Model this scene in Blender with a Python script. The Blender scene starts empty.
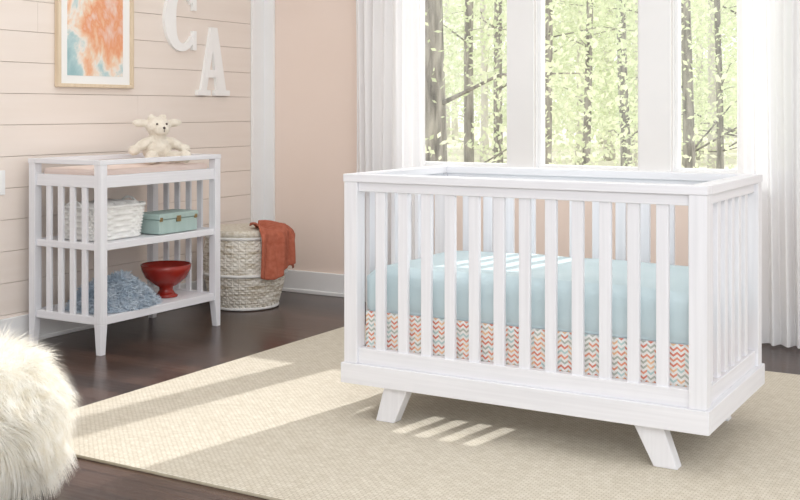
import bpy, math, random
from mathutils import Vector, Matrix, noise
random.seed(7)
S=bpy.context.scene
try:
    S.view_settings.view_transform='Standard'; S.view_settings.look='None'
except Exception as e: print(e)
S.view_settings.exposure=-0.06
F=Vector((-0.506,0.8625,0)); R=Vector((0.8625,0.506,0))

# ---------------- materials ----------------
def newmat(name):
    m=bpy.data.materials.new(name); m.use_nodes=True
    nt=m.node_tree; b=nt.nodes['Principled BSDF']; return m,nt,b
def N(nt,t,**kw):
    n=nt.nodes.new(t)
    for k,v in kw.items():
        if k in n.inputs.keys(): n.inputs[k].default_value=v
        else: setattr(n,k,v)
    return n
def srgb(r,g,b):
    def f(c):
        c/=255.; return c/12.92 if c<=0.04045 else ((c+0.055)/1.055)**2.4
    return (f(r),f(g),f(b),1)
def noisemat(name,c1,c2,scale=(5,5,5),nscale=1.0,rough=0.6,bump=0.0,detail=4,bscale=None,contrast=(0.3,0.7),sheen=0,bdist=0.01):
    m,nt,b=newmat(name); L=nt.links
    tc=N(nt,'ShaderNodeTexCoord'); mp=N(nt,'ShaderNodeMapping'); mp.inputs['Scale'].default_value=scale
    L.new(tc.outputs['Object'],mp.inputs['Vector'])
    n=N(nt,'ShaderNodeTexNoise'); n.inputs['Scale'].default_value=nscale; n.inputs['Detail'].default_value=detail
    L.new(mp.outputs[0],n.inputs['Vector'])
    r=N(nt,'ShaderNodeValToRGB'); r.color_ramp.elements[0].color=c1; r.color_ramp.elements[1].color=c2
    r.color_ramp.elements[0].position=contrast[0]; r.color_ramp.elements[1].position=contrast[1]
    L.new(n.outputs['Fac'],r.inputs['Fac']); L.new(r.outputs[0],b.inputs['Base Color'])
    b.inputs['Roughness'].default_value=rough
    if sheen: b.inputs['Sheen Weight'].default_value=sheen
    if bump:
        bp=N(nt,'ShaderNodeBump'); bp.inputs['Strength'].default_value=bump; bp.inputs['Distance'].default_value=bdist
        if bscale:
            n2=N(nt,'ShaderNodeTexNoise'); n2.inputs['Scale'].default_value=bscale; n2.inputs['Detail'].default_value=3
            L.new(tc.outputs['Object'],n2.inputs['Vector']); L.new(n2.outputs['Fac'],bp.inputs['Height'])
        else: L.new(n.outputs['Fac'],bp.inputs['Height'])
        L.new(bp.outputs[0],b.inputs['Normal'])
    return m
W1=srgb(227,227,231); W2=srgb(236,236,240)
wood_x=noisemat('whitewash_x',W1,W2,(2,60,60),1.2,0.5,0.05,bdist=0.001)
wood_y=noisemat('whitewash_y',W1,W2,(60,2,60),1.2,0.5,0.05,bdist=0.001)
wood_z=noisemat('whitewash_z',W1,W2,(60,60,2),1.2,0.5,0.05,bdist=0.001)
trimw=noisemat('trim_white',srgb(242,242,242),srgb(246,246,246),(3,3,3),1,0.4)
peach=noisemat('peach_paint',srgb(241,223,211),srgb(243,226,215),(2,2,2),1,0.75,0.05,bscale=200,bdist=0.001)
shipm=noisemat('shiplap_paint',srgb(237,225,215),srgb(240,229,220),(20,1.5,20),1,0.6,0.02,bdist=0.001)
gapm=noisemat('shiplap_gap',srgb(190,172,162),srgb(200,182,172))
ceilm=noisemat('ceiling_white',srgb(240,240,240),srgb(245,245,245))
aqua=noisemat('aqua_sheet',srgb(199,217,221),srgb(206,222,226),(6,6,6),1,0.85,0.5,bscale=9,bdist=0.01)
padm=noisemat('pad_peach',srgb(242,222,212),srgb(246,230,222),(6,6,6),1,0.9,0.2,bscale=30)
redm=noisemat('red_ceramic',srgb(140,36,28),srgb(160,46,34),(10,10,10),1,0.25)
tealm=noisemat('teal_box',srgb(164,186,181),srgb(176,196,191),(30,30,4),1,0.6,0.1)
brass=noisemat('brass',srgb(150,130,90),srgb(170,150,110),rough=0.35); brass.node_tree.nodes['Principled BSDF'].inputs['Metallic'].default_value=0.8
plushm=noisemat('plush_cream',srgb(220,210,194),srgb(236,229,215),(30,30,30),1,1.0,0.6,bscale=180,sheen=0.3,bdist=0.004)
darkm=noisemat('dark_thread',srgb(50,38,32),srgb(60,45,38),rough=0.3)
furm=noisemat('fur_core',srgb(244,240,231),srgb(250,248,242),(14,14,14),1,0.9)
bluem=noisemat('blue_shag',srgb(164,184,202),srgb(220,228,236),(18,18,18),1,0.95)
rustm=noisemat('rust_knit',srgb(172,92,68),srgb(192,112,88),(40,40,40),1,0.95,0.8,bscale=150,bdist=0.006)
whitelet=noisemat('letter_white',srgb(246,245,243),srgb(250,249,248),rough=0.5)
framem=noisemat('frame_oak',srgb(214,194,166),srgb(230,212,186),(40,40,4),1,0.5)
matm=noisemat('mat_white',srgb(244,244,242),srgb(248,248,246))
wickw=noisemat('wicker_white',srgb(226,225,222),srgb(244,244,241),(20,20,60),1,0.7)
wickn=noisemat('wicker_whitewash',srgb(186,173,152),srgb(236,231,221),(9,9,70),1.3,0.75,contrast=(0.33,0.54))
lidm=noisemat('wicker_lid',srgb(208,198,178),srgb(238,233,222),(60,60,60),1,0.75,0.4)
towel=noisemat('towel_white',srgb(238,236,232),srgb(246,245,242),(6,6,6),1,0.95,0.4,bscale=120)
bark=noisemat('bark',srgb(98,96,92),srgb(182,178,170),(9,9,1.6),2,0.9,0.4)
barkfar=noisemat('bark_hazed',srgb(192,189,180),srgb(224,221,212),(5,5,1.2),2,0.9,0.2)  # distance haze put into the bark colour of the farther trees
lawnm=noisemat('lawn',srgb(206,202,178),srgb(230,226,210),(0.4,0.4,0.4),1,1)

def floormat():
    m,nt,b=newmat('dark_hardwood'); L=nt.links
    tc=N(nt,'ShaderNodeTexCoord')
    br=N(nt,'ShaderNodeTexBrick'); br.offset=0.37
    br.inputs['Scale'].default_value=1.0; br.inputs['Brick Width'].default_value=1.3; br.inputs['Row Height'].default_value=0.125
    br.inputs['Mortar Size'].default_value=0.0022; br.inputs['Mortar Smooth'].default_value=0.1
    br.inputs['Color1'].default_value=(0.15,0.15,0.15,1); br.inputs['Color2'].default_value=(0.85,0.85,0.85,1); br.inputs['Mortar'].default_value=(0,0,0,1)
    L.new(tc.outputs['Object'],br.inputs['Vector'])
    mp=N(nt,'ShaderNodeMapping'); mp.inputs['Scale'].default_value=(2.0,35,1); L.new(tc.outputs['Object'],mp.inputs['Vector'])
    n=N(nt,'ShaderNodeTexNoise'); n.inputs['Scale'].default_value=1.2; n.inputs['Detail'].default_value=6; L.new(mp.outputs[0],n.inputs['Vector'])
    mx=N(nt,'ShaderNodeMix',data_type='RGBA'); mx.inputs[0].default_value=0.5
    L.new(n.outputs['Fac'],mx.inputs[6]); L.new(br.outputs['Color'],mx.inputs[7])
    r=N(nt,'ShaderNodeValToRGB'); e=r.color_ramp.elements
    e[0].position=0.2; e[0].color=srgb(38,28,25); e[1].position=0.75; e[1].color=srgb(92,70,60)
    L.new(mx.outputs[2],r.inputs['Fac']); 
    mx2=N(nt,'ShaderNodeMix',data_type='RGBA'); mx2.inputs[7].default_value=srgb(18,12,10)
    L.new(br.outputs['Fac'],mx2.inputs[0]); L.new(r.outputs[0],mx2.inputs[6]); L.new(mx2.outputs[2],b.inputs['Base Color'])
    b.inputs['Roughness'].default_value=0.26
    bp=N(nt,'ShaderNodeBump'); bp.inputs['Strength'].default_value=0.35; bp.inputs['Distance'].default_value=0.004
    mth=N(nt,'ShaderNodeMath',operation='SUBTRACT'); L.new(n.outputs['Fac'],mth.inputs[0]); L.new(br.outputs['Fac'],mth.inputs[1])
    L.new(mth.outputs[0],bp.inputs['Height']); L.new(bp.outputs[0],b.inputs['Normal'])
    return m
floorm=floormat()
def rugmat():
    m,nt,b=newmat('woven_rug'); L=nt.links
    tc=N(nt,'ShaderNodeTexCoord')
    br=N(nt,'ShaderNodeTexBrick'); br.inputs['Scale'].default_value=1; br.inputs['Brick Width'].default_value=0.022; br.inputs['Row Height'].default_value=0.010
    br.inputs['Mortar Size'].default_value=0.0018; br.inputs['Mortar Smooth'].default_value=0.6
    br.inputs['Color1'].default_value=srgb(214,206,190); br.inputs['Color2'].default_value=srgb(226,219,204); br.inputs['Mortar'].default_value=srgb(188,178,157)
    L.new(tc.outputs['Object'],br.inputs['Vector']); 
    n=N(nt,'ShaderNodeTexNoise'); n.inputs['Scale'].default_value=40; L.new(tc.outputs['Object'],n.inputs['Vector'])
    mx=N(nt,'ShaderNodeMix',data_type='RGBA',blend_type='SOFT_LIGHT'); mx.inputs[0].default_value=0.35
    L.new(br.outputs['Color'],mx.inputs[6]); L.new(n.outputs['Fac'],mx.inputs[7]); L.new(mx.outputs[2],b.inputs['Base Color'])
    b.inputs['Roughness'].default_value=0.95
    bp=N(nt,'ShaderNodeBump'); bp.invert=True; bp.inputs['Strength'].default_value=0.7; bp.inputs['Distance'].default_value=0.003
    L.new(br.outputs['Fac'],bp.inputs['Height']); L.new(bp.outputs[0],b.inputs['Normal'])
    return m
rugm=rugmat()
def chevron(axis):
    m,nt,b=newmat('chevron_'+axis); L=nt.links
    tc=N(nt,'ShaderNodeTexCoord'); sp=N(nt,'ShaderNodeSeparateXYZ'); L.new(tc.outputs['Object'],sp.inputs[0])
    pp=N(nt,'ShaderNodeMath',operation='PINGPONG'); L.new(sp.outputs[axis],pp.inputs[0]); pp.inputs[1].default_value=0.012
    hf=N(nt,'ShaderNodeMath',operation='MULTIPLY'); L.new(pp.outputs[0],hf.inputs[0]); hf.inputs[1].default_value=0.8
    ad=N(nt,'ShaderNodeMath',operation='ADD'); L.new(hf.outputs[0],ad.inputs[0]); L.new(sp.outputs['Z'],ad.inputs[1])
    dv=N(nt,'ShaderNodeMath',operation='DIVIDE'); L.new(ad.outputs[0],dv.inputs[0]); dv.inputs[1].default_value=0.0165
    fl=N(nt,'ShaderNodeMath',operation='FLOOR'); L.new(dv.outputs[0],fl.inputs[0])
    fr=N(nt,'ShaderNodeMath',operation='FRACT'); L.new(dv.outputs[0],fr.inputs[0])
    lt=N(nt,'ShaderNodeMath',operation='LESS_THAN'); L.new(fr.outputs[0],lt.inputs[0]); lt.inputs[1].default_value=0.45
    cx=N(nt,'ShaderNodeMath',operation='DIVIDE'); L.new(sp.outputs[axis],cx.inputs[0]); cx.inputs[1].default_value=0.024
    fx=N(nt,'ShaderNodeMath',operation='FLOOR'); L.new(cx.outputs[0],fx.inputs[0])
    cb=N(nt,'ShaderNodeCombineXYZ'); L.new(fl.outputs[0],cb.inputs[0]); L.new(fx.outputs[0],cb.inputs[1])
    wn=N(nt,'ShaderNodeTexWhiteNoise',noise_dimensions='3D'); L.new(cb.outputs[0],wn.inputs['Vector'])
    r=N(nt,'ShaderNodeValToRGB'); r.color_ramp.interpolation='CONSTANT'; e=r.color_ramp.elements
    e[0].position=0; e[0].color=srgb(226,154,128); e[1].position=0.30; e[1].color=srgb(180,184,174)
    for p,c in ((0.54,srgb(234,192,154)),(0.72,srgb(184,206,204)),(0.84,srgb(216,132,112))):
        k=e.new(p); k.color=c
    L.new(wn.outputs['Value'],r.inputs['Fac'])
    mx=N(nt,'ShaderNodeMix',data_type='RGBA'); mx.inputs[6].default_value=srgb(236,234,231)
    L.new(lt.outputs[0],mx.inputs[0]); L.new(r.outputs[0],mx.inputs[7]); L.new(mx.outputs[2],b.inputs['Base Color'])
    b.inputs['Roughness'].default_value=0.9
    return m
chx=chevron('X'); chy=chevron('Y')
def artmat():
    m,nt,b=newmat('abstract_art'); L=nt.links
    tc=N(nt,'ShaderNodeTexCoord'); mp=N(nt,'ShaderNodeMapping'); mp.inputs['Scale'].default_value=(1,5.0,3.4); mp.inputs['Rotation'].default_value=(0.5,0,0)
    L.new(tc.outputs['Object'],mp.inputs['Vector'])
    n=N(nt,'ShaderNodeTexNoise'); n.inputs['Scale'].default_value=1.0; n.inputs['Detail'].default_value=5; n.inputs['Roughness'].default_value=0.58; n.inputs['Distortion'].default_value=0.4; L.new(mp.outputs[0],n.inputs['Vector'])
    sp=N(nt,'ShaderNodeSeparateXYZ'); L.new(tc.outputs['Object'],sp.inputs[0])
    g=N(nt,'ShaderNodeMapRange'); L.new(sp.outputs['Z'],g.inputs[0]); g.inputs[1].default_value=1.32; g.inputs[2].default_value=1.60; g.inputs[3].default_value=-0.09; g.inputs[4].default_value=0.07
    g2=N(nt,'ShaderNodeMapRange'); L.new(sp.outputs['Y'],g2.inputs[0]); g2.inputs[1].default_value=4.0; g2.inputs[2].default_value=4.35; g2.inputs[3].default_value=-0.11; g2.inputs[4].default_value=0.07
    a=N(nt,'ShaderNodeMath',operation='ADD'); L.new(g.outputs[0],a.inputs[0]); L.new(g2.outputs[0],a.inputs[1])
    a2=N(nt,'ShaderNodeMath',operation='ADD'); L.new(a.outputs[0],a2.inputs[0]); L.new(n.outputs['Fac'],a2.inputs[1])
    r=N(nt,'ShaderNodeValToRGB'); e=r.color_ramp.elements
    e[0].position=0.30; e[0].color=srgb(138,178,186); e[1].position=0.74; e[1].color=srgb(234,146,100)
    for p,c in ((0.42,srgb(184,210,212)),(0.47,srgb(240,232,222)),(0.52,srgb(240,204,174)),(0.59,srgb(234,160,118)),(0.67,srgb(240,210,196))):
        k=e.new(p); k.color=c
    L.new(a2.outputs[0],r.inputs['Fac']); L.new(r.outputs[0],b.inputs['Base Color']); b.inputs['Roughness'].default_value=0.6
    return m
artm=artmat()
def curtainmat():
    m,nt,b=newmat('sheer_white'); L=nt.links
    nt.nodes.remove(b); out=nt.nodes['Material Output']
    tc=N(nt,'ShaderNodeTexCoord'); n=N(nt,'ShaderNodeTexNoise'); n.inputs['Scale'].default_value=3; L.new(tc.outputs['Object'],n.inputs['Vector'])
    r=N(nt,'ShaderNodeValToRGB'); r.color_ramp.elements[0].color=srgb(246,246,247); r.color_ramp.elements[1].color=srgb(250,250,251); L.new(n.outputs['Fac'],r.inputs[0])
    d=N(nt,'ShaderNodeBsdfDiffuse'); L.new(r.outputs[0],d.inputs[0])
    t=N(nt,'ShaderNodeBsdfTranslucent'); L.new(r.outputs[0],t.inputs[0])
    tr=N(nt,'ShaderNodeBsdfTransparent')
    a=N(nt,'ShaderNodeMixShader'); a.inputs[0].default_value=0.22; L.new(d.outputs[0],a.inputs[1]); L.new(t.outputs[0],a.inputs[2])
    c=N(nt,'ShaderNodeMixShader'); c.inputs[0].default_value=0.07; L.new(a.outputs[0],c.inputs[1]); L.new(tr.outputs[0],c.inputs[2])
    L.new(c.outputs[0],out.inputs[0]); return m
curm=curtainmat()
def furmat():
    m,nt,b=newmat('fur_ivory'); L=nt.links; nt.nodes.remove(b); out=nt.nodes['Material Output']
    tc=N(nt,'ShaderNodeTexCoord'); n=N(nt,'ShaderNodeTexNoise'); n.inputs['Scale'].default_value=30; L.new(tc.outputs['Object'],n.inputs['Vector'])
    r=N(nt,'ShaderNodeValToRGB'); r.color_ramp.elements[0].position=0.35; r.color_ramp.elements[1].position=0.6
    r.color_ramp.elements[0].color=srgb(242,237,225); r.color_ramp.elements[1].color=srgb(254,253,249); L.new(n.outputs['Fac'],r.inputs[0])
    d=N(nt,'ShaderNodeBsdfDiffuse'); t=N(nt,'ShaderNodeBsdfTranslucent'); L.new(r.outputs[0],d.inputs[0]); L.new(r.outputs[0],t.inputs[0])
    a=N(nt,'ShaderNodeMixShader'); a.inputs[0].default_value=0.45; L.new(d.outputs[0],a.inputs[1]); L.new(t.outputs[0],a.inputs[2]); L.new(a.outputs[0],out.inputs[0]); return m
furs=furmat()
def leafmat(name,c,c2):
    m,nt,b=newmat(name); L=nt.links; nt.nodes.remove(b); out=nt.nodes['Material Output']
    ob=N(nt,'ShaderNodeTexCoord'); n=N(nt,'ShaderNodeTexNoise'); n.inputs['Scale'].default_value=0.6; L.new(ob.outputs['Object'],n.inputs['Vector'])
    r=N(nt,'ShaderNodeValToRGB'); r.color_ramp.elements[0].position=0.3; r.color_ramp.elements[1].position=0.7
    r.color_ramp.elements[0].color=c; r.color_ramp.elements[1].color=c2; L.new(n.outputs['Fac'],r.inputs['Fac'])
    d=N(nt,'ShaderNodeBsdfDiffuse'); t=N(nt,'ShaderNodeBsdfTranslucent'); L.new(r.outputs[0],d.inputs[0]); L.new(r.outputs[0],t.inputs[0])
    a=N(nt,'ShaderNodeMixShader'); a.inputs[0].default_value=0.5; L.new(d.outputs[0],a.inputs[1]); L.new(t.outputs[0],a.inputs[2]); L.new(a.outputs[0],out.inputs[0]); return m
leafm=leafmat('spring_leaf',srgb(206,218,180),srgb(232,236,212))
leaff=leafmat('hazy_leaf',srgb(224,233,206),srgb(240,244,228))  # paler leaf colour stands in for haze on the farthest trees
def glassmat():
    m,nt,b=newmat('window_glass'); L=nt.links; nt.nodes.remove(b); out=nt.nodes['Material Output']
    g=N(nt,'ShaderNodeBsdfGlossy'); g.inputs['Roughness'].default_value=0.02; t=N(nt,'ShaderNodeBsdfTransparent')
    a=N(nt,'ShaderNodeMixShader'); a.inputs[0].default_value=0.96; L.new(g.outputs[0],a.inputs[1]); L.new(t.outputs[0],a.inputs[2]); L.new(a.outputs[0],out.inputs[0]); return m
glassm=glassmat()

# ---------------- mesh helpers ----------------
class MB:
    def __init__(s): s.v=[]; s.f=[]; s.m=[]; s.mats=[]
    def mi(s,mat):
        if mat not in s.mats: s.mats.append(mat)
        return s.mats.index(mat)
    def add(s,vs,fs,mat):
        o=len(s.v); s.v+= [tuple(p) for p in vs]; i=s.mi(mat)
        for f in fs: s.f.append(tuple(o+k for k in f)); s.m.append(i)
    def box(s,x0,x1,y0,y1,z0,z1,mat):
        vs=[(x,y,z) for x in (x0,x1) for y in (y0,y1) for z in (z0,z1)]
        s.add(vs,[(0,1,3,2),(4,6,7,5),(0,4,5,1),(2,3,7,6),(0,2,6,4),(1,5,7,3)],mat)
    def hexa(s,b,t,mat):
        s.add(list(b)+list(t),[(3,2,1,0),(4,5,6,7),(0,1,5,4),(1,2,6,5),(2,3,7,6),(3,0,4,7)],mat)
    def rev(s,prof,cx,cy,n,mat,cap=True):
        vs=[]; fs=[]
        for r,z in prof:
            for i in range(n):
                a=2*math.pi*i/n; vs.append((cx+r*math.cos(a),cy+r*math.sin(a),z))
        for j in range(len(prof)-1):
            for i in range(n):
                k=(i+1)%n; fs.append((j*n+i,j*n+k,(j+1)*n+k,(j+1)*n+i))
        if cap:
            fs.append(tuple(reversed(range(n)))); fs.append(tuple((len(prof)-1)*n+i for i in range(n)))
        s.add(vs,fs,mat)
    def grid(s,fn,nu,nv,mat,closeu=False):
        vs=[fn(i/(nu if closeu else nu-1),j/(nv-1)) for j in range(nv) for i in range(nu)]
        fs=[]
        for j in range(nv-1):
            for i in range(nu if closeu else nu-1):
                k=(i+1)%nu; fs.append((j*nu+i,j*nu+k,(j+1)*nu+k,(j+1)*nu+i))
        s.add(vs,fs,mat)
    def tube(s,pts,rad,n,mat):
        vs=[];fs=[]
        for q,p in enumerate(pts):
            p=Vector(p); d=(Vector(pts[min(q+1,len(pts)-1)])-Vector(pts[max(q-1,0)])).normalized()
            a=d.cross(Vector((0.3,0.9,0.1))).normalized(); b=d.cross(a)
            r=rad[q] if isinstance(rad,(list,tuple)) else rad
            for i in range(n):
                t=2*math.pi*i/n; vs.append(p+a*(r*math.cos(t))+b*(r*math.sin(t)))
        for j in range(len(pts)-1):
            for i in range(n):
                k=(i+1)%n; fs.append((j*n+i,j*n+k,(j+1)*n+k,(j+1)*n+i))
        fs.append(tuple(reversed(range(n)))); fs.append(tuple((len(pts)-1)*n+i for i in range(n)))
        s.add(vs,fs,mat)
    def obj(s,name,parent=None,bevel=0,smooth=False,sub=0):
        me=bpy.data.meshes.new(name); me.from_pydata(s.v,[],s.f)
        for m in s.mats: me.materials.append(m)
        me.polygons.foreach_set('material_index',s.m)
        if smooth: me.polygons.foreach_set('use_smooth',[True]*len(me.polygons))
        me.update(); o=bpy.data.objects.new(name,me); S.collection.objects.link(o)
        if bevel:
            b=o.modifiers.new('bev','BEVEL'); b.width=bevel; b.segments=2; b.limit_method='ANGLE'
        if parent: o.parent=parent
        return o
def empty(name):
    o=bpy.data.objects.new(name,None); S.collection.objects.link(o); return o
def strands(mb,samples,mat):
    for p,n,l,w in samples:
        t=n.cross(Vector((random.uniform(-1,1),random.uniform(-1,1),random.uniform(-1,1)))).normalized()*w
        d=n; pts=[]; q=p.copy(); segs=4
        cz=noise.noise_vector(p*9)*0.9
        for k in range(segs+1):
            wk=(1-k/segs)*0.9+0.1
            pts+= [q-t*wk,q+t*wk]
            d=(d+cz*0.35+Vector((0,0,-0.38))).normalized(); q=q+d*(l/segs)
            if q.z<0.004: q.z=0.004
        mb.add(pts,[(2*k,2*k+1,2*k+3,2*k+2) for k in range(segs)],mat)

XL=-4.28; YB=5.6; ZC=2.75
# ---------------- room ----------------
mb=MB(); mb.box(XL-0.1,1.6,-0.8,YB,-0.08,0,floorm); mb.obj('floor')
mb=MB(); mb.box(XL-0.1,1.6,-0.8,YB+0.15,ZC,ZC+0.08,ceilm); mb.obj('ceiling')
mb=MB(); mb.box(XL-0.12,XL-0.014,-0.8,YB+0.15,-0.08,ZC,gapm)
z=0.0; k=0
while z<ZC-0.01:
    z1=min(z+0.148,ZC); ys=[-0.8]; 
    ys+= sorted([(-0.8+((k*1.37)%2.4)+0.5),(-0.8+((k*1.37)%2.4)+2.9)]); ys=[y for y in ys if y<5.3]+[5.6]
    for a,b in zip(ys[:-1],ys[1:]): mb.box(XL-0.014,XL,a+0.0003,b-0.0003,z,z1,shipm)
    z+=0.150; k+=1
mb.obj('wall_left',bevel=0.001)
wins=[(-3.19,-2.595),(-2.434,-1.847),(-1.679,-1.08)]; WZ0,WZ1=0.80,2.35
mb=MB(); xs=[XL]+[c for w in wins for c in w]+[1.6]
for i in range(0,len(xs),2): mb.box(xs[i],xs[i+1],YB,YB+0.12,WZ0,WZ1,peach)
mb.box(XL,1.6,YB,YB+0.12,-0.08,WZ0,peach); mb.box(XL,1.6,YB,YB+0.12,WZ1,ZC,peach); mb.obj('wall_back')
mb=MB(); mb.box(XL+0.001,XL+0.017,-0.8,YB-0.13,0,0.135,trimw); mb.box(XL+0.001,XL+0.022,-0.8,YB-0.13,0,0.02,trimw); mb.obj('baseboard_left',bevel=0.004)
mb=MB(); mb.box(XL+0.10,1.6,YB-0.017,YB-0.001,0,0.135,trimw); mb.box(XL+0.10,1.6,YB-0.026,YB-0.001,0,0.022,trimw); mb.obj('baseboard_back',bevel=0.004)
mb=MB(); mb.box(XL+0.001,XL+0.022,YB-0.13,YB-0.001,0,ZC,trimw); mb.box(XL+0.001,XL+0.095,YB-0.022,YB-0.001,0,ZC,trimw); mb.obj('trim_1',bevel=0.003)
mb=MB()
x0,x1=wins[0][0],wins[2][1]
mb.box(x0-0.10,x0,YB-0.02,YB-0.0005,WZ0-0.02,WZ1+0.1,trimw); mb.box(x1,x1+0.10,YB-0.02,YB-0.0005,WZ0-0.02,WZ1+0.1,trimw)
mb.box(x0-0.12,x1+0.12,YB-0.025,YB-0.0005,WZ1,WZ1+0.12,trimw)
mb.box(x0-0.13,x1+0.13,YB-0.05,YB-0.0005,WZ0-0.03,WZ0,trimw); mb.box(x0-0.10,x1+0.10,YB-0.018,YB-0.0005,WZ0-0.11,WZ0-0.03,trimw)
for a,b in ((wins[0][1],wins[1][0]),(wins[1][1],wins[2][0])): mb.box(a,b,YB-0.02,YB-0.0005,WZ0,WZ1,trimw)
mb.obj('trim_2',bevel=0.003)
for i,(a,b) in enumerate(wins):
    e=empty('window_%d'%(i+1)); mb=MB(); w=0.022
    for (p,q,r,s_) in ((a,a+w,WZ0,WZ1),(b-w,b,WZ0,WZ1),(a+w,b-w,WZ0,WZ0+w),(a+w,b-w,WZ1-w,WZ1)):
        mb.box(p,q,YB+0.03,YB+0.09,r,s_,trimw)
    mb.box(a,a+0.006,YB,YB+0.12,WZ0,WZ1,trimw); mb.box(b-0.006,b,YB,YB+0.12,WZ0,WZ1,trimw); mb.box(a,b,YB,YB+0.12,WZ0,WZ0+0.006,trimw)
    mb.obj('sash',e,bevel=0.002)
    mb=MB(); mb.box(a+w,b-w,YB+0.058,YB+0.062,WZ0+w,WZ1-w,glassm); mb.obj('glass_pane',e)
mb=MB(); mb.box(XL,XL+0.006,3.53,3.60,0.72,0.835,trimw); mb.box(XL+0.006,XL+0.009,3.548,3.582,0.735,0.82,matm); mb.obj('light_switch',bevel=0.002)
mb=MB(); mb.box(-3.14,0.6,2.57,4.88,0.0,0.011,rugm); mb.obj('area_rug',bevel=0.004)

# ---------------- curtains ----------------
def curtain(x0,x1,y,nf,ph):
    mb=MB()
    def fn(u,v):
        z=0.012+v*2.42
        f=math.sin(2*math.pi*nf*u+ph)+0.3*math.sin(2*math.pi*nf*1.7*u+1+ph+v*1.0)
        amp=0.026*(1-0.35*v)
        return (x0+(x1-x0)*u+0.012*math.sin(9*u+3*v), y+amp*f+0.006*math.sin(4*v+13*u), z)
    mb.grid(fn,260,24,curm); return mb.obj('curtain_panel',smooth=True)
curtain(-3.50,-3.02,5.43,8,0.4)
curtain(-1.33,-0.5,5.43,12,1.1)
mb=MB(); mb.tube([(-3.7,5.43,2.46),(-0.3,5.43,2.46)],0.014,12,trimw)
for x in (-3.65,-0.35): mb.box(x-0.01,x+0.01,5.43,5.6,2.45,2.47,trimw)
mb.obj('curtain_rod',smooth=True)

# ---------------- crib ----------------
crib=empty('crib')
X0,X1,Y0,Y1=-2.208,-0.903,3.365,4.10
ZB=0.212; T=0.89; P=0.055
mb=MB()
for x in (X0,X1-P):
    for y in (Y0,Y1-P): mb.box(x,x+P,y,y+P,ZB,T-0.028,wood_z)
mb.obj('corner_posts',crib,bevel=0.002)
mb=MB()
for y in (Y0,Y1-P):
    mb.box(X0-0.003,X1+0.003,y-0.002,y+P+0.002,T-0.028,T,wood_x)
    mb.box(X0+P,X1-P,y+0.010,y+0.042,T-0.062,T-0.028,wood_x)
    mb.box(X0+P,X1-P,y+0.008,y+0.045,ZB,ZB+0.055,wood_x)
mb.obj('long_rails',crib,bevel=0.002)
mb=MB()
for x in (X0,X1-P):
    mb.box(x-0.003,x+P+0.003,Y0+P+0.0025,Y1-P-0.0025,T-0.028,T,wood_y)
    mb.box(x+0.010,x+0.042,Y0+P,Y1-P,T-0.062,T-0.028,wood_y)
    mb.box(x+0.008,x+0.045,Y0+P,Y1-P,ZB,ZB+0.055,wood_y)
mb.obj('end_rails',crib,bevel=0.002)
mb=MB(); n=12; pit=(X1-X0-2*P+0.012)/(n+1)
for i in range(n):
    c=X0+P-0.006+pit*(i+1)
    for y in (Y0+0.016,Y1-P+0.016): mb.box(c-0.020,c+0.020,y,y+0.018,ZB+0.05,T-0.06,wood_z)
n=6; pit=(Y1-Y0-2*P+0.012)/(n+1)
for i in range(n):
    c=Y0+P-0.006+pit*(i+1)
    for x in (X0+0.016,X1-P+0.016): mb.box(x,x+0.018,c-0.019,c+0.019,ZB+0.05,T-0.06,wood_z)
mb.obj('slats',crib,bevel=0.003)
mb=MB(); g=0.009
mb.box(X0-g,X1+g,Y0-g,Y0+0.03,0.140,ZB,wood_x); mb.box(X0-g,X1+g,Y1-0.03,Y1+g,0.140,ZB,wood_x)
mb.box(X0-g,X0+0.03,Y0+0.03,Y1-0.03,0.140,ZB,wood_y); mb.box(X1-0.03,X1+g,Y0+0.03,Y1-0.03,0.140,ZB,wood_y)
mb.obj('plinth',crib,bevel=0.002)
mb=MB()
def leg(xt,xb,ya):
    w=0.042; wt=0.050; zt=0.16
    mb.hexa([(xb-w,ya,0.011),(xb+w*0.8,ya,0.011),(xb+w*0.8,ya+0.05,0.011),(xb-w,ya+0.05,0.011)],
            [(xt-wt,ya,zt),(xt+wt,ya,zt),(xt+wt,ya+0.05,zt),(xt-wt,ya+0.05,zt)],wood_z)
for ya in (Y0+0.025,Y1-0.085):
    leg(X0+0.210,X0+0.160,ya); leg(X1-0.200,X1-0.130,ya)
mb.obj('splayed_legs',crib,bevel=0.003)
mb=MB(); mb.box(X0+P+0.004,X1-P-0.004,Y0+P+0.002,Y1-P-0.002,0.383,0.393,wood_x); mb.obj('mattress_support',crib)
mb=MB()
mx0,mx1,my0,my1=X0+P+0.006,X1-P-0.006,Y0+P+0.004,Y1-P-0.004
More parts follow.
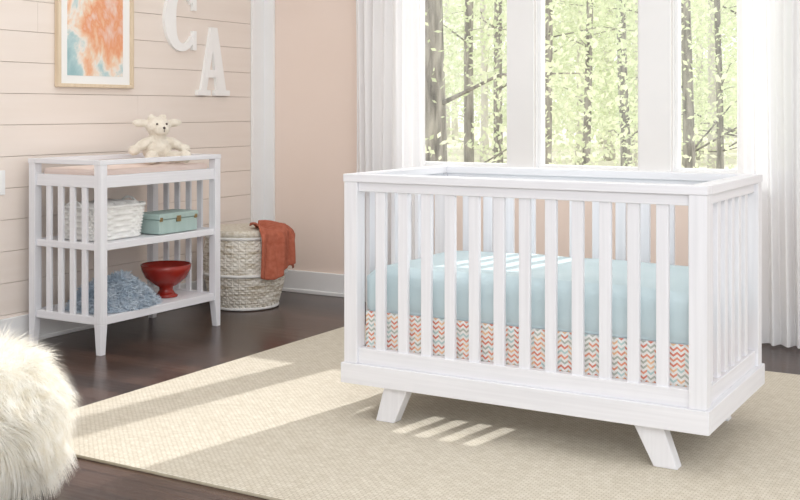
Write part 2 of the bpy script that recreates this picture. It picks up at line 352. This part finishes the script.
def mfn(z0,z1,crown):
    nu,nv=60,30; vs=[];fs=[]
    def edge(t): 
        d=min(t,1-t)*2; return 1-(1-min(1,d/0.10))**3
    for j in range(nv):
        for i in range(nu):
            u=i/(nu-1);v=j/(nv-1); e=min(edge(u),edge(v))
            x=mx0+(mx1-mx0)*u; y=my0+(my1-my0)*v; z=z1-0.03*(1-e)+crown*e*math.sin(math.pi*u)**.5+0.004*noise.noise(Vector((x*6,y*6,0)))
            vs.append((x,y,z))
    for j in range(nv-1):
        for i in range(nu-1): a=j*nu+i; fs.append((a,a+1,a+nu+1,a+nu))
    ring=[i for i in range(nu)]+[j*nu+nu-1 for j in range(1,nv)]+[(nv-1)*nu+i for i in range(nu-2,-1,-1)]+[j*nu for j in range(nv-2,0,-1)]
    prev=ring
    for zz in (z0+0.09,z0+0.05,z0+0.012,z0):
        new=[]
        for r in ring:
            p=vs[r]
            k=0.0 if zz>z0+0.001 else -0.006
            w=0.0025*math.sin(p[0]*40+p[1]*33)+0.0015*math.sin(p[0]*91)
            s=(abs(p[1]-my0)<1e-6)*-1+(abs(p[1]-my1)<1e-6)*1; t=(abs(p[0]-mx0)<1e-6)*-1+(abs(p[0]-mx1)<1e-6)*1
            new.append(len(vs)); vs.append((p[0]+t*(w+k-0.002),p[1]+s*(w+k-0.002),zz))
        m=len(ring)
        for i in range(m):
            k2=(i+1)%m; fs.append((prev[i],new[i],new[k2],prev[k2]))
        prev=new
    fs.append(tuple(prev))
    mb.add(vs,fs,aqua)
mfn(0.394,0.548,0.010); mb.obj('mattress',crib,smooth=True)
mb=MB()
ys=Y0+P-0.004
def skf(u,v): 
    x=mx0+(mx1-mx0)*u; return (x,ys+0.0015*math.sin(x*55)*(1-v),0.222+v*(0.172))
mb.grid(skf,160,6,chx)
for xx in (mx1+0.002,mx0-0.002):
    mb.grid(lambda u,v,xx=xx:(xx,my0+(my1-my0)*u,0.222+v*0.172),60,6,chy)
o=mb.obj('crib_skirt',crib,smooth=True); so=o.modifiers.new('s','SOLIDIFY'); so.thickness=0.002

# ---------------- changing table ----------------
ct=empty('changing_table')
A0,A1,B0,B1=-4.212,-3.740,3.685,4.530; q=0.042
mb=MB()
def tleg(x,y,sx,sy):
    mb.box(x,x+q,y,y+q,0.14,0.89-0.016,wood_z)
    t=0.012
    bx0=x+(t if sx>0 else 0); bx1=x+q-(t if sx<0 else 0); by0=y+(t if sy>0 else 0); by1=y+q-(t if sy<0 else 0)
    mb.hexa([(bx0,by0,0),(bx1,by0,0),(bx1,by1,0),(bx0,by1,0)],[(x,y,0.14),(x+q,y,0.14),(x+q,y+q,0.14),(x,y+q,0.14)],wood_z)
tleg(A0,B0,-1,-1); tleg(A1-q,B0,1,-1); tleg(A0,B1-q,-1,1); tleg(A1-q,B1-q,1,1)
mb.obj('legs',ct,bevel=0.002)
mb=MB()
for x in (A0,A1-q): 
    mb.box(x-0.002,x+q+0.002,B0-0.003,B1+0.003,0.868,0.890,wood_y)
    mb.box(x+0.009,x+0.033,B0+q,B1-q,0.762,0.818,wood_y)
    mb.box(x+0.009,x+0.033,B0+q,B1-q,0.135,0.172,wood_y); mb.box(x+0.009,x+0.033,B0+q,B1-q,0.475,0.507,wood_y)
for y in (B0,B1-q):
    mb.box(A0+q+0.003,A1-q-0.003,y-0.002,y+q+0.002,0.868,0.890,wood_x)
    mb.box(A0+q,A1-q,y+0.009,y+0.033,0.762,0.818,wood_x)
    mb.box(A0+q,A1-q,y+0.009,y+0.033,0.135,0.172,wood_x); mb.box(A0+q,A1-q,y+0.009,y+0.033,0.475,0.507,wood_x)
mb.obj('rails',ct,bevel=0.002)
mb=MB()
for z in (0.152,0.487,0.770): mb.box(A0+0.012,A1-0.012,B0+0.034,B1-0.034,z,z+0.016,wood_y)
mb.obj('shelves',ct,bevel=0.001)
mb=MB(); n=4; pit=(A1-A0-2*q)/(n+1)
for i in range(n):
    c=A0+q+pit*(i+1)
    for y in (B0+0.013,B1-q+0.013): mb.box(c-0.016,c+0.016,y,y+0.014,0.165,0.768,wood_z)
mb.obj('side_slats',ct,bevel=0.002)
mb=MB(); mb.box(A0+q+0.004,A1-q-0.004,B0+q+0.004,B1-q-0.004,0.787,0.845,padm); mb.obj('changing_pad',ct,bevel=0.012)

def weave(mb,shape,rad,z0,z1,ntheta,nrow,amp,mat,nper):
    nv=nrow*4+1
    def fn(u,v):
        th=2*math.pi*u; row=v*nrow; k=int(min(row,nrow-1e-6)); fr=row-k
        d=amp*(math.cos(nper*th+math.pi*k))*math.sin(math.pi*fr)
        d+=amp*0.6*math.sin(math.pi*fr)
        sx,sy=shape(th,rad(v)+d); return (sx,sy,z0+(z1-z0)*v)
    mb.grid(fn,ntheta,nv,mat,closeu=True)
bk=empty('woven_basket'); cx,cy=-3.965,3.918
def sup(a,b,cx,cy):
    def f(th,s):
        c,sn=math.cos(th),math.sin(th); e=0.35
        return (cx+(a*s)*math.copysign(abs(c)**e,c)*1.0, cy+(b*s)*math.copysign(abs(sn)**e,sn))
    return f
mb=MB(); sh=sup(0.14,0.178,cx,cy)
weave(mb,sh,lambda v:0.86+0.12*v,0.506,0.66,240,11,0.03,wickw,24)
def rim(u,v):
    th=2*math.pi*u; ph=2*math.pi*v; s=1.0+0.035*math.cos(ph); a,b=sh(th,s); return (a,b,0.662+0.008*math.sin(ph)+0.002*math.sin(60*th))
mb.grid(rim,160,9,wickw,closeu=True)
mb.rev([(0.12,0.506),(0.12,0.51)],cx,cy,24,wickw)
for sgn in (-1,1):
    pts=[(cx+0.05*math.cos(a),cy+sgn*(0.178),0.655+0.035*math.sin(a)) for a in [math.pi*i/10 for i in range(11)]]
    mb.tube(pts,0.006,8,wickw)
mb.obj('basket_body',bk,smooth=True)
mb=MB()
for i in range(4):
    y=cy-0.125+0.083*i
    mb.tube([(cx-0.10,y,0.64),(cx-0.09,y,0.642),(cx+0.09,y+0.004,0.642),(cx+0.10,y,0.64)],[0.02,0.038,0.038,0.02],16,towel)
mb.obj('rolled_towels',bk,smooth=True)
tb=empty('keepsake_box'); mb=MB()
mb.box(-3.94,-3.79,4.125,4.405,0.5075,0.577,tealm); mb.obj('box_body',tb,bevel=0.003)
mb=MB(); mb.box(-3.945,-3.785,4.12,4.41,0.579,0.607,tealm); mb.obj('box_lid',tb,bevel=0.004)
mb=MB(); mb.box(-3.789,-3.782,4.245,4.275,0.562,0.592,brass); 
for y in (4.135,4.39): mb.box(-3.789,-3.784,y-0.01,y+0.01,0.57,0.59,brass)
mb.obj('box_clasp',tb,bevel=0.001)
mb=MB(); bx,by,bz=-3.91,4.305,0.1685
mb.rev([(0.002,bz),(0.058,bz),(0.06,bz+0.008),(0.045,bz+0.018),(0.034,bz+0.035),(0.036,bz+0.05),(0.07,bz+0.068),(0.105,bz+0.10),(0.122,bz+0.135),(0.128,bz+0.165),(0.124,bz+0.167),(0.116,bz+0.135),(0.098,bz+0.104),(0.06,bz+0.078),(0.002,bz+0.072)],bx,by,64,redm); mb.obj('pedestal_bowl',smooth=True)
th_=empty('shag_throw')
hx,hy,hz=-3.935,3.965,0.170
def heap(u,v):
    a=2*math.pi*u; r=v
    x=0.175*r*math.cos(a); y=0.225*r*math.sin(a)
    h=0.125*(1-r**2.6)*(1+0.4*noise.noise(Vector((x*10,y*10,3))))*(1-0.9*max(y,0))
    return Vector((hx+x,hy+y,hz+max(h,0)))
mb=MB(); mb.grid(lambda u,v:tuple(heap(u,v)),64,20,bluem,closeu=True); mb.obj('throw_heap',th_,smooth=True)
mb=MB(); sm=[]
for i in range(7000):
    u=random.random(); v=math.sqrt(random.random())
    p=heap(u,v); p2=heap(u+0.01,v); p3=heap(u,max(v-0.02,0)); n=(p2-p).cross(p3-p)
    n=n.normalized() if n.length>1e-9 else Vector((0,0,1))
    if n.z<0: n=-n
    n=(n+Vector((random.uniform(-.7,.7),random.uniform(-.7,.7),0.2))).normalized()
    sm.append((p,n,random.uniform(0.022,0.042),0.0030))
def strands2(mb,samples,mat,zmin):
    for p,n,l,w in samples:
        t=n.cross(Vector((random.uniform(-1,1),random.uniform(-1,1),random.uniform(-1,1)))).normalized()*w
        d=n; q=p.copy(); pts=[]
        for k in range(4):
            pts+=[q-t*(1-k*0.2),q+t*(1-k*0.2)]
            d=(d+Vector((random.uniform(-.4,.4),random.uniform(-.4,.4),-0.3))).normalized(); q=q+d*(l/3); q.z=max(q.z,zmin)
        mb.add(pts,[(2*k,2*k+1,2*k+3,2*k+2) for k in range(3)],mat)
strands2(mb,sm,bluem,0.174); mb.obj('throw_fringe',th_)

# ---------------- plush lamb ----------------
pl=empty('plush_lamb'); px,py,pz=-3.975,4.31,0.850
import bmesh
bm=bmesh.new()
def ell(c,r,rot=None):
    M=Matrix.Translation(Vector(c))
    if rot is not None: M=M@rot
    M=M@Matrix.Diagonal((r[0],r[1],r[2],1)); bmesh.ops.create_icosphere(bm,subdivisions=3,radius=1,matrix=M)
Rx=lambda a:Matrix.Rotation(a,4,'X')
ell((0,0,0.065),(0.052,0.066,0.068)); ell((0.004,0,0.125),(0.036,0.038,0.03))
ell((0.010,0,0.172),(0.048,0.056,0.046)); ell((0.052,0,0.158),(0.030,0.036,0.027))
for s in (-1,1):
    ell((0.0,s*0.076,0.188),(0.015,0.040,0.020),Rx(s*0.05)); ell((0.0,s*0.026,0.212),(0.018,0.018,0.018))
    ell((0.022,s*0.074,0.088),(0.024,0.054,0.023),Rx(-s*0.55)); ell((0.03,s*0.116,0.062),(0.025,0.026,0.025))
    ell((0.075,s*0.054,0.028),(0.062,0.029,0.029),Matrix.Rotation(s*0.35,4,'Z')); ell((0.132,s*0.076,0.032),(0.021,0.028,0.032))
me=bpy.data.meshes.new('lamb'); bm.to_mesh(me); bm.free(); me.materials.append(plushm)
lb=bpy.data.objects.new('plush_body',me); S.collection.objects.link(lb); lb.parent=pl
r=lb.modifiers.new('r','REMESH'); r.mode='VOXEL'; r.voxel_size=0.004; r.use_smooth_shade=True
sm_=lb.modifiers.new('s','SMOOTH'); sm_.iterations=6; sm_.factor=0.6
tx=bpy.data.textures.new('fuzz','CLOUDS'); tx.noise_scale=0.012
dp=lb.modifiers.new('d','DISPLACE'); dp.texture=tx; dp.strength=0.006; dp.mid_level=0.5
mb=MB()
def ball(c,r,mat):
    mb.rev([(max(r*math.sin(math.pi*i/10),1e-4),c[2]+r*-math.cos(math.pi*i/10)) for i in range(11)],c[0],c[1],16,mat)
for s in (-1,1): ball((0.055,s*0.022,0.184),0.005,darkm)
ball((0.082,0,0.166),0.006,darkm); mb.box(0.0805,0.083,-0.001,0.001,0.147,0.163,darkm)
mb.obj('plush_face',pl,smooth=True)
pl.location=(px,py,pz); pl.rotation_euler=(0,0,-0.45); pl.scale=(1.17,1.17,1.08)

# ---------------- hamper ----------------
hm=empty('wicker_hamper'); HX,HY=-3.990,5.050
def hrad(z):
    t=z/0.40; return 0.180+0.048*math.sin(math.pi*min(1,t*0.80))+0.006*t
mb=MB()
weave(mb,lambda th,s:(HX+s*math.cos(th),HY+s*math.sin(th)),lambda v:hrad(v*0.40),0.002,0.402,288,30,0.0045,wickn,36)
mb.rev([(0.18,0.002),(0.18,0.01)],HX,HY,32,wickn)
for i in range(36):
    a=2*math.pi*i/36
    mb.tube([(HX+(hrad(z)+0.001)*math.cos(a),HY+(hrad(z)+0.001)*math.sin(a),z+0.004) for z in [0.39*k/8 for k in range(9)]],0.004,6,wickn)
for zz,rr in ((0.012,0.186),(0.20,0.236),(0.405,0.218)):
    pts=[(HX+rr*math.cos(t),HY+rr*math.sin(t),zz) for t in [2*math.pi*i/48 for i in range(49)]]; mb.tube(pts,0.009,8,wickw)
mb.obj('hamper_body',hm,smooth=True)
mb=MB()
prof=[(0.218,0.412),(0.224,0.42),(0.224,0.438),(0.218,0.446)]
k=0.218
while k>0.01:
    prof+= [(k-0.004,0.450+0.006*(1-k/0.222)),(k-0.010,0.445+0.008*(1-k/0.222))]; k-=0.013
mb.rev(prof,HX,HY,64,lidm); mb.obj('hamper_lid',hm,smooth=True)
dv=R*0.95-F*0.36; ang=math.atan2(dv.y,dv.x)
def throw(u,v):
    a=ang+(u-0.5)*1.5
    L1=0.17; L2=0.22+0.05*math.sin(u*5+1)+0.05*u
    s=v*(L1+L2); fold=0.012*math.sin(u*17+v*3)+0.006*math.sin(u*41)
    if s<L1: rr=0.075+s*(0.236-0.075)/L1; z=0.466+0.014*math.sin(u*9+v*7)+max(0,fold)*0.6
    else:
        d=s-L1; rr=0.248+min(d,0.02)*0.7+max(0,fold+0.008)*1.3*min(1,d/0.05); z=0.456-d
    return (HX+rr*math.cos(a),HY+rr*math.sin(a),z)
mb=MB(); mb.grid(throw,80,50,rustm); 
o=mb.obj('rust_knit_throw',smooth=True); so=o.modifiers.new('s','SOLIDIFY'); so.thickness=0.007; so.offset=1

# ---------------- picture frame ----------------
fr=empty('framed_art'); fy0,fy1,fz0,fz1=3.905,4.43,1.235,1.955; fx=XL+0.001
mb=MB(); w=0.018
mb.box(fx,fx+0.03,fy0,fy0+w,fz0,fz1,framem); mb.box(fx,fx+0.03,fy1-w,fy1,fz0,fz1,framem)
mb.box(fx,fx+0.03,fy0+w,fy1-w,fz0,fz0+w,framem); mb.box(fx,fx+0.03,fy0+w,fy1-w,fz1-w,fz1,framem); mb.obj('frame',fr,bevel=0.002)
mb=MB(); mb.box(fx,fx+0.014,fy0+w,fy1-w,fz0+w,fz1-w,matm); mb.obj('mat_board',fr)
mb=MB(); mb.box(fx+0.014,fx+0.016,fy0+0.07,fy1-0.07,fz0+0.06,fz1-0.06,artm); mb.obj('artwork',fr)

# ---------------- letters ----------------
def prism(mb,P_,y0,z0,d1):
    d0=XL+0.001; n=len(P_); vs=[(d0,y0+a,z0+b) for a,b in P_]+[(d1,y0+a,z0+b) for a,b in P_]
    fs=[tuple(reversed(range(n))),tuple(range(n,2*n))]+[(i,(i+1)%n,n+(i+1)%n,n+i) for i in range(n)]
    mb.add(vs,fs,whitelet)
CW,CH=0.28,0.36; mb=MB(); out=[];inn=[]
for i in range(41):
    a=math.radians(42+ (318-42)*i/40)
    out.append((CW/2+CW/2*math.cos(a),CH/2+CH/2*math.sin(a)))
    th=0.044+0.034*max(0,-math.cos(a))
    inn.append((CW/2+0.012+(CW/2-th-0.004)*math.cos(a),CH/2+(CH/2-0.046)*math.sin(a)))
y0,z0=4.68,1.452; d0,d1=XL+0.001,XL+0.020; n=len(out); vs=[]
for d in (d0,d1):
    for a,b in out+inn: vs.append((d,y0+a,z0+b))
fs=[]; m2=2*n
for i in range(n-1):
    fs+= [(m2+i,m2+i+1,m2+n+i+1,m2+n+i),(i+1,i,n+i,n+i+1),(i,i+1,m2+i+1,m2+i),(n+i+1,n+i,m2+n+i,m2+n+i+1)]
fs+=[(0,m2,m2+n,n),(n-1,n+n-1,m2+n+n-1,m2+n-1)]
mb.add(vs,fs,whitelet)
for zc in (CH*0.83,CH*0.17):
    s=1 if zc>CH/2 else -1
    mb.box(d0,d1+0.001,y0+CW*0.84,y0+CW*0.95,z0+min(zc-s*0.06,zc+s*0.05),z0+max(zc-s*0.06,zc+s*0.05),whitelet)
mb.obj('wall_letter_c')
mb=MB()
for i,P_ in enumerate([
 [(0.026,0.0),(0.076,0.0),(0.170,0.40),(0.120,0.40)],
 [(0.180,0.0),(0.266,0.0),(0.178,0.40),(0.118,0.40)],
 [(0.080,0.105),(0.215,0.105),(0.205,0.150),(0.086,0.150)],
 [(0.0,0),(0.115,0),(0.115,0.032),(0,0.032)],
 [(0.152,0),(0.290,0),(0.290,0.032),(0.152,0.032)]]):
    prism(mb,P_,4.955,1.205,XL+0.018+0.0008*i)
mb.obj('wall_letter_a')

# ---------------- fur pouf ----------------
pf=empty('fur_pouf'); PX,PY=-2.735,2.165
def pouf(u,v):
    a=2*math.pi*u; ph=math.pi*(v-0.5); c=math.cos(ph); s=math.sin(ph)
    r=0.256*abs(c)**0.7; z=0.210+0.196*math.copysign(abs(s)**0.9,s)
    r*=1+0.03*math.sin(3*a+1)
    return Vector((PX+r*math.cos(a),PY+r*math.sin(a),max(z,0.012)))
mb=MB(); mb.grid(lambda u,v:tuple(pouf(u,0.02+v*0.96)),64,32,furm,closeu=True); mb.obj('pouf_core',pf,smooth=True)
mb=MB(); sm=[]
for i in range(34000):
    u=random.random(); v=0.5+math.asin(random.uniform(-0.9,1))/math.pi
    p=pouf(u,v); n=(p-Vector((PX,PY,0.2))); n.z*=1.2; n.normalize()
    cl=noise.noise_vector(p*13)*0.8
    n=(n+cl+Vector((random.uniform(-.22,.22),random.uniform(-.22,.22),0.0))).normalized()
    sm.append((p,n,random.uniform(0.06,0.115),0.0010))
strands(mb,sm,furs); mb.obj('pouf_fur',pf)

# ---------------- outdoors ----------------
mb=MB(); mb.grid(lambda u,v:(-70+u*120,5.8+v*110,-0.36),20,20,lawnm); mb.obj('lawn',smooth=True)
def tree(dep,lat,r,h,lean=0.0,leaves=250,bk_=bark,lf=leafm,ls=1.0):
    base=F*dep+R*lat; e=empty('deciduous_tree'); e.location=(base.x,base.y,-0.355)
    zlim=0.5*(base.y-5.6)+1.0
    rr=random.Random(int(dep*100+lat*1000)); mb=MB()
    n=9; pts=[];rad=[]
    for i in range(n):
        t=i/(n-1); pts.append(Vector((lean*t*h+0.6*r*noise.noise(Vector((t*3,dep,lat))),0.1*noise.noise(Vector((t*3+9,dep,lat))),t*h))); rad.append(r*(1.2-0.6*t) if i else r*1.5)
    mb.tube(pts,rad,10,bk_)
    cl=[]
    for k in range(11):
        t=rr.uniform(0.12,0.95); i=int(t*(n-1)); p=pts[i]
        if p.z>zlim-0.6: continue
        a=rr.uniform(0,6.28); Lb=rr.uniform(0.8,2.6)
        d=Vector((math.cos(a),math.sin(a),rr.uniform(0.0,0.6))); q1=p+d*Lb*0.5; q2=q1+Vector((d.x,d.y,d.z*0.2+rr.uniform(-.3,.2)))*Lb*0.6
        mb.tube([p,q1,q2],[r*0.22,r*0.12,r*0.04],6,bk_); cl+=[q1,q2,(q1+q2)/2,q2+Vector((rr.uniform(-.5,.5),rr.uniform(-.5,.5),rr.uniform(-.3,.3)))]
    mb.obj('trunk',e,smooth=True)
    if not cl: return
    mb=MB()
    for k in range(leaves):
        c=rr.choice(cl); p=c+Vector((rr.gauss(0,.5),rr.gauss(0,.5),rr.gauss(0,.32))); s=rr.uniform(0.016,0.034)*(1+dep/30)*ls
        if p.z>zlim+0.1: continue
        a=Vector((rr.uniform(-1,1),rr.uniform(-1,1),rr.uniform(-1,1))).normalized(); b=a.orthogonal().normalized()
        mb.add([p-a*s,p-b*s*.55,p+a*s,p+b*s*.55],[(0,1,2,3)],lf)
    mb.obj('foliage',e)
spec=[(11,0.38,0.115,6),(13,0.80,0.055,6),(16,1.42,0.06,7),(12,1.60,0.04,6),(14,2.35,0.045,6),(17,3.45,0.07,8),(15,3.92,0.07,7),(19,5.9,0.09,8),(16,4.6,0.045,7)]
rg=random.Random(3)
for d,l,r,h in spec: tree(d,l,r,h,rg.uniform(-.03,.03),leaves=1700)
for i in range(12):
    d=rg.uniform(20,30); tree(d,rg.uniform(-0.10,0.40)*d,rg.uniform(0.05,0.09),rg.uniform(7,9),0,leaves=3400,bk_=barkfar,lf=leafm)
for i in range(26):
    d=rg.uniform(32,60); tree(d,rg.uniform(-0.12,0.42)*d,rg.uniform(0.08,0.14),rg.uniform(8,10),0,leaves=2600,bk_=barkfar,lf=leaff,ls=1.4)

# ---------------- lights ----------------
wd=bpy.data.worlds.new('sky'); S.world=wd; wd.use_nodes=True; bg=wd.node_tree.nodes['Background']
bg.inputs[0].default_value=(0.985,0.99,1.0,1); bg.inputs[1].default_value=1.4
sun=bpy.data.lights.new('sun','SUN'); sun.energy=4.2; sun.angle=math.radians(0.9); sun.color=(1,0.985,0.965)
so=bpy.data.objects.new('sun',sun); S.collection.objects.link(so); so.location=(0,12,8)
so.rotation_euler=Vector((-0.15,-1,-0.5)).to_track_quat('-Z','Y').to_euler()
def area(name,loc,tgt,size,e,col=(1,1,1)):
    l=bpy.data.lights.new(name,'AREA'); l.shape='RECTANGLE'; l.size=size[0]; l.size_y=size[1]; l.energy=e; l.color=col
    o=bpy.data.objects.new(name,l); S.collection.objects.link(o); o.location=loc
    o.rotation_euler=(Vector(tgt)-Vector(loc)).to_track_quat('-Z','Y').to_euler()
area('front_fill',(0.6,0.3,2.4),(-2.4,4.2,0.4),(2.2,1.6),60,(0.98,0.99,1))  # fill added from the camera side to brighten the room, unseen
area('ceiling_fill',(-2.2,3.2,2.65),(-2.2,3.2,0),(3.2,2.6),34,(0.98,0.99,1))  # added overhead fill under the ceiling, not a fitting of the room

# ---------------- camera ----------------
cam=bpy.data.cameras.new('cam'); co=bpy.data.objects.new('cam',cam); S.collection.objects.link(co); S.camera=co
cam.sensor_width=36; cam.lens=36*1115/800; cam.shift_y=-140/800; cam.clip_end=300
co.location=(0,0,1.12); co.rotation_euler=(math.pi/2,0,math.atan2(0.506,0.8625))
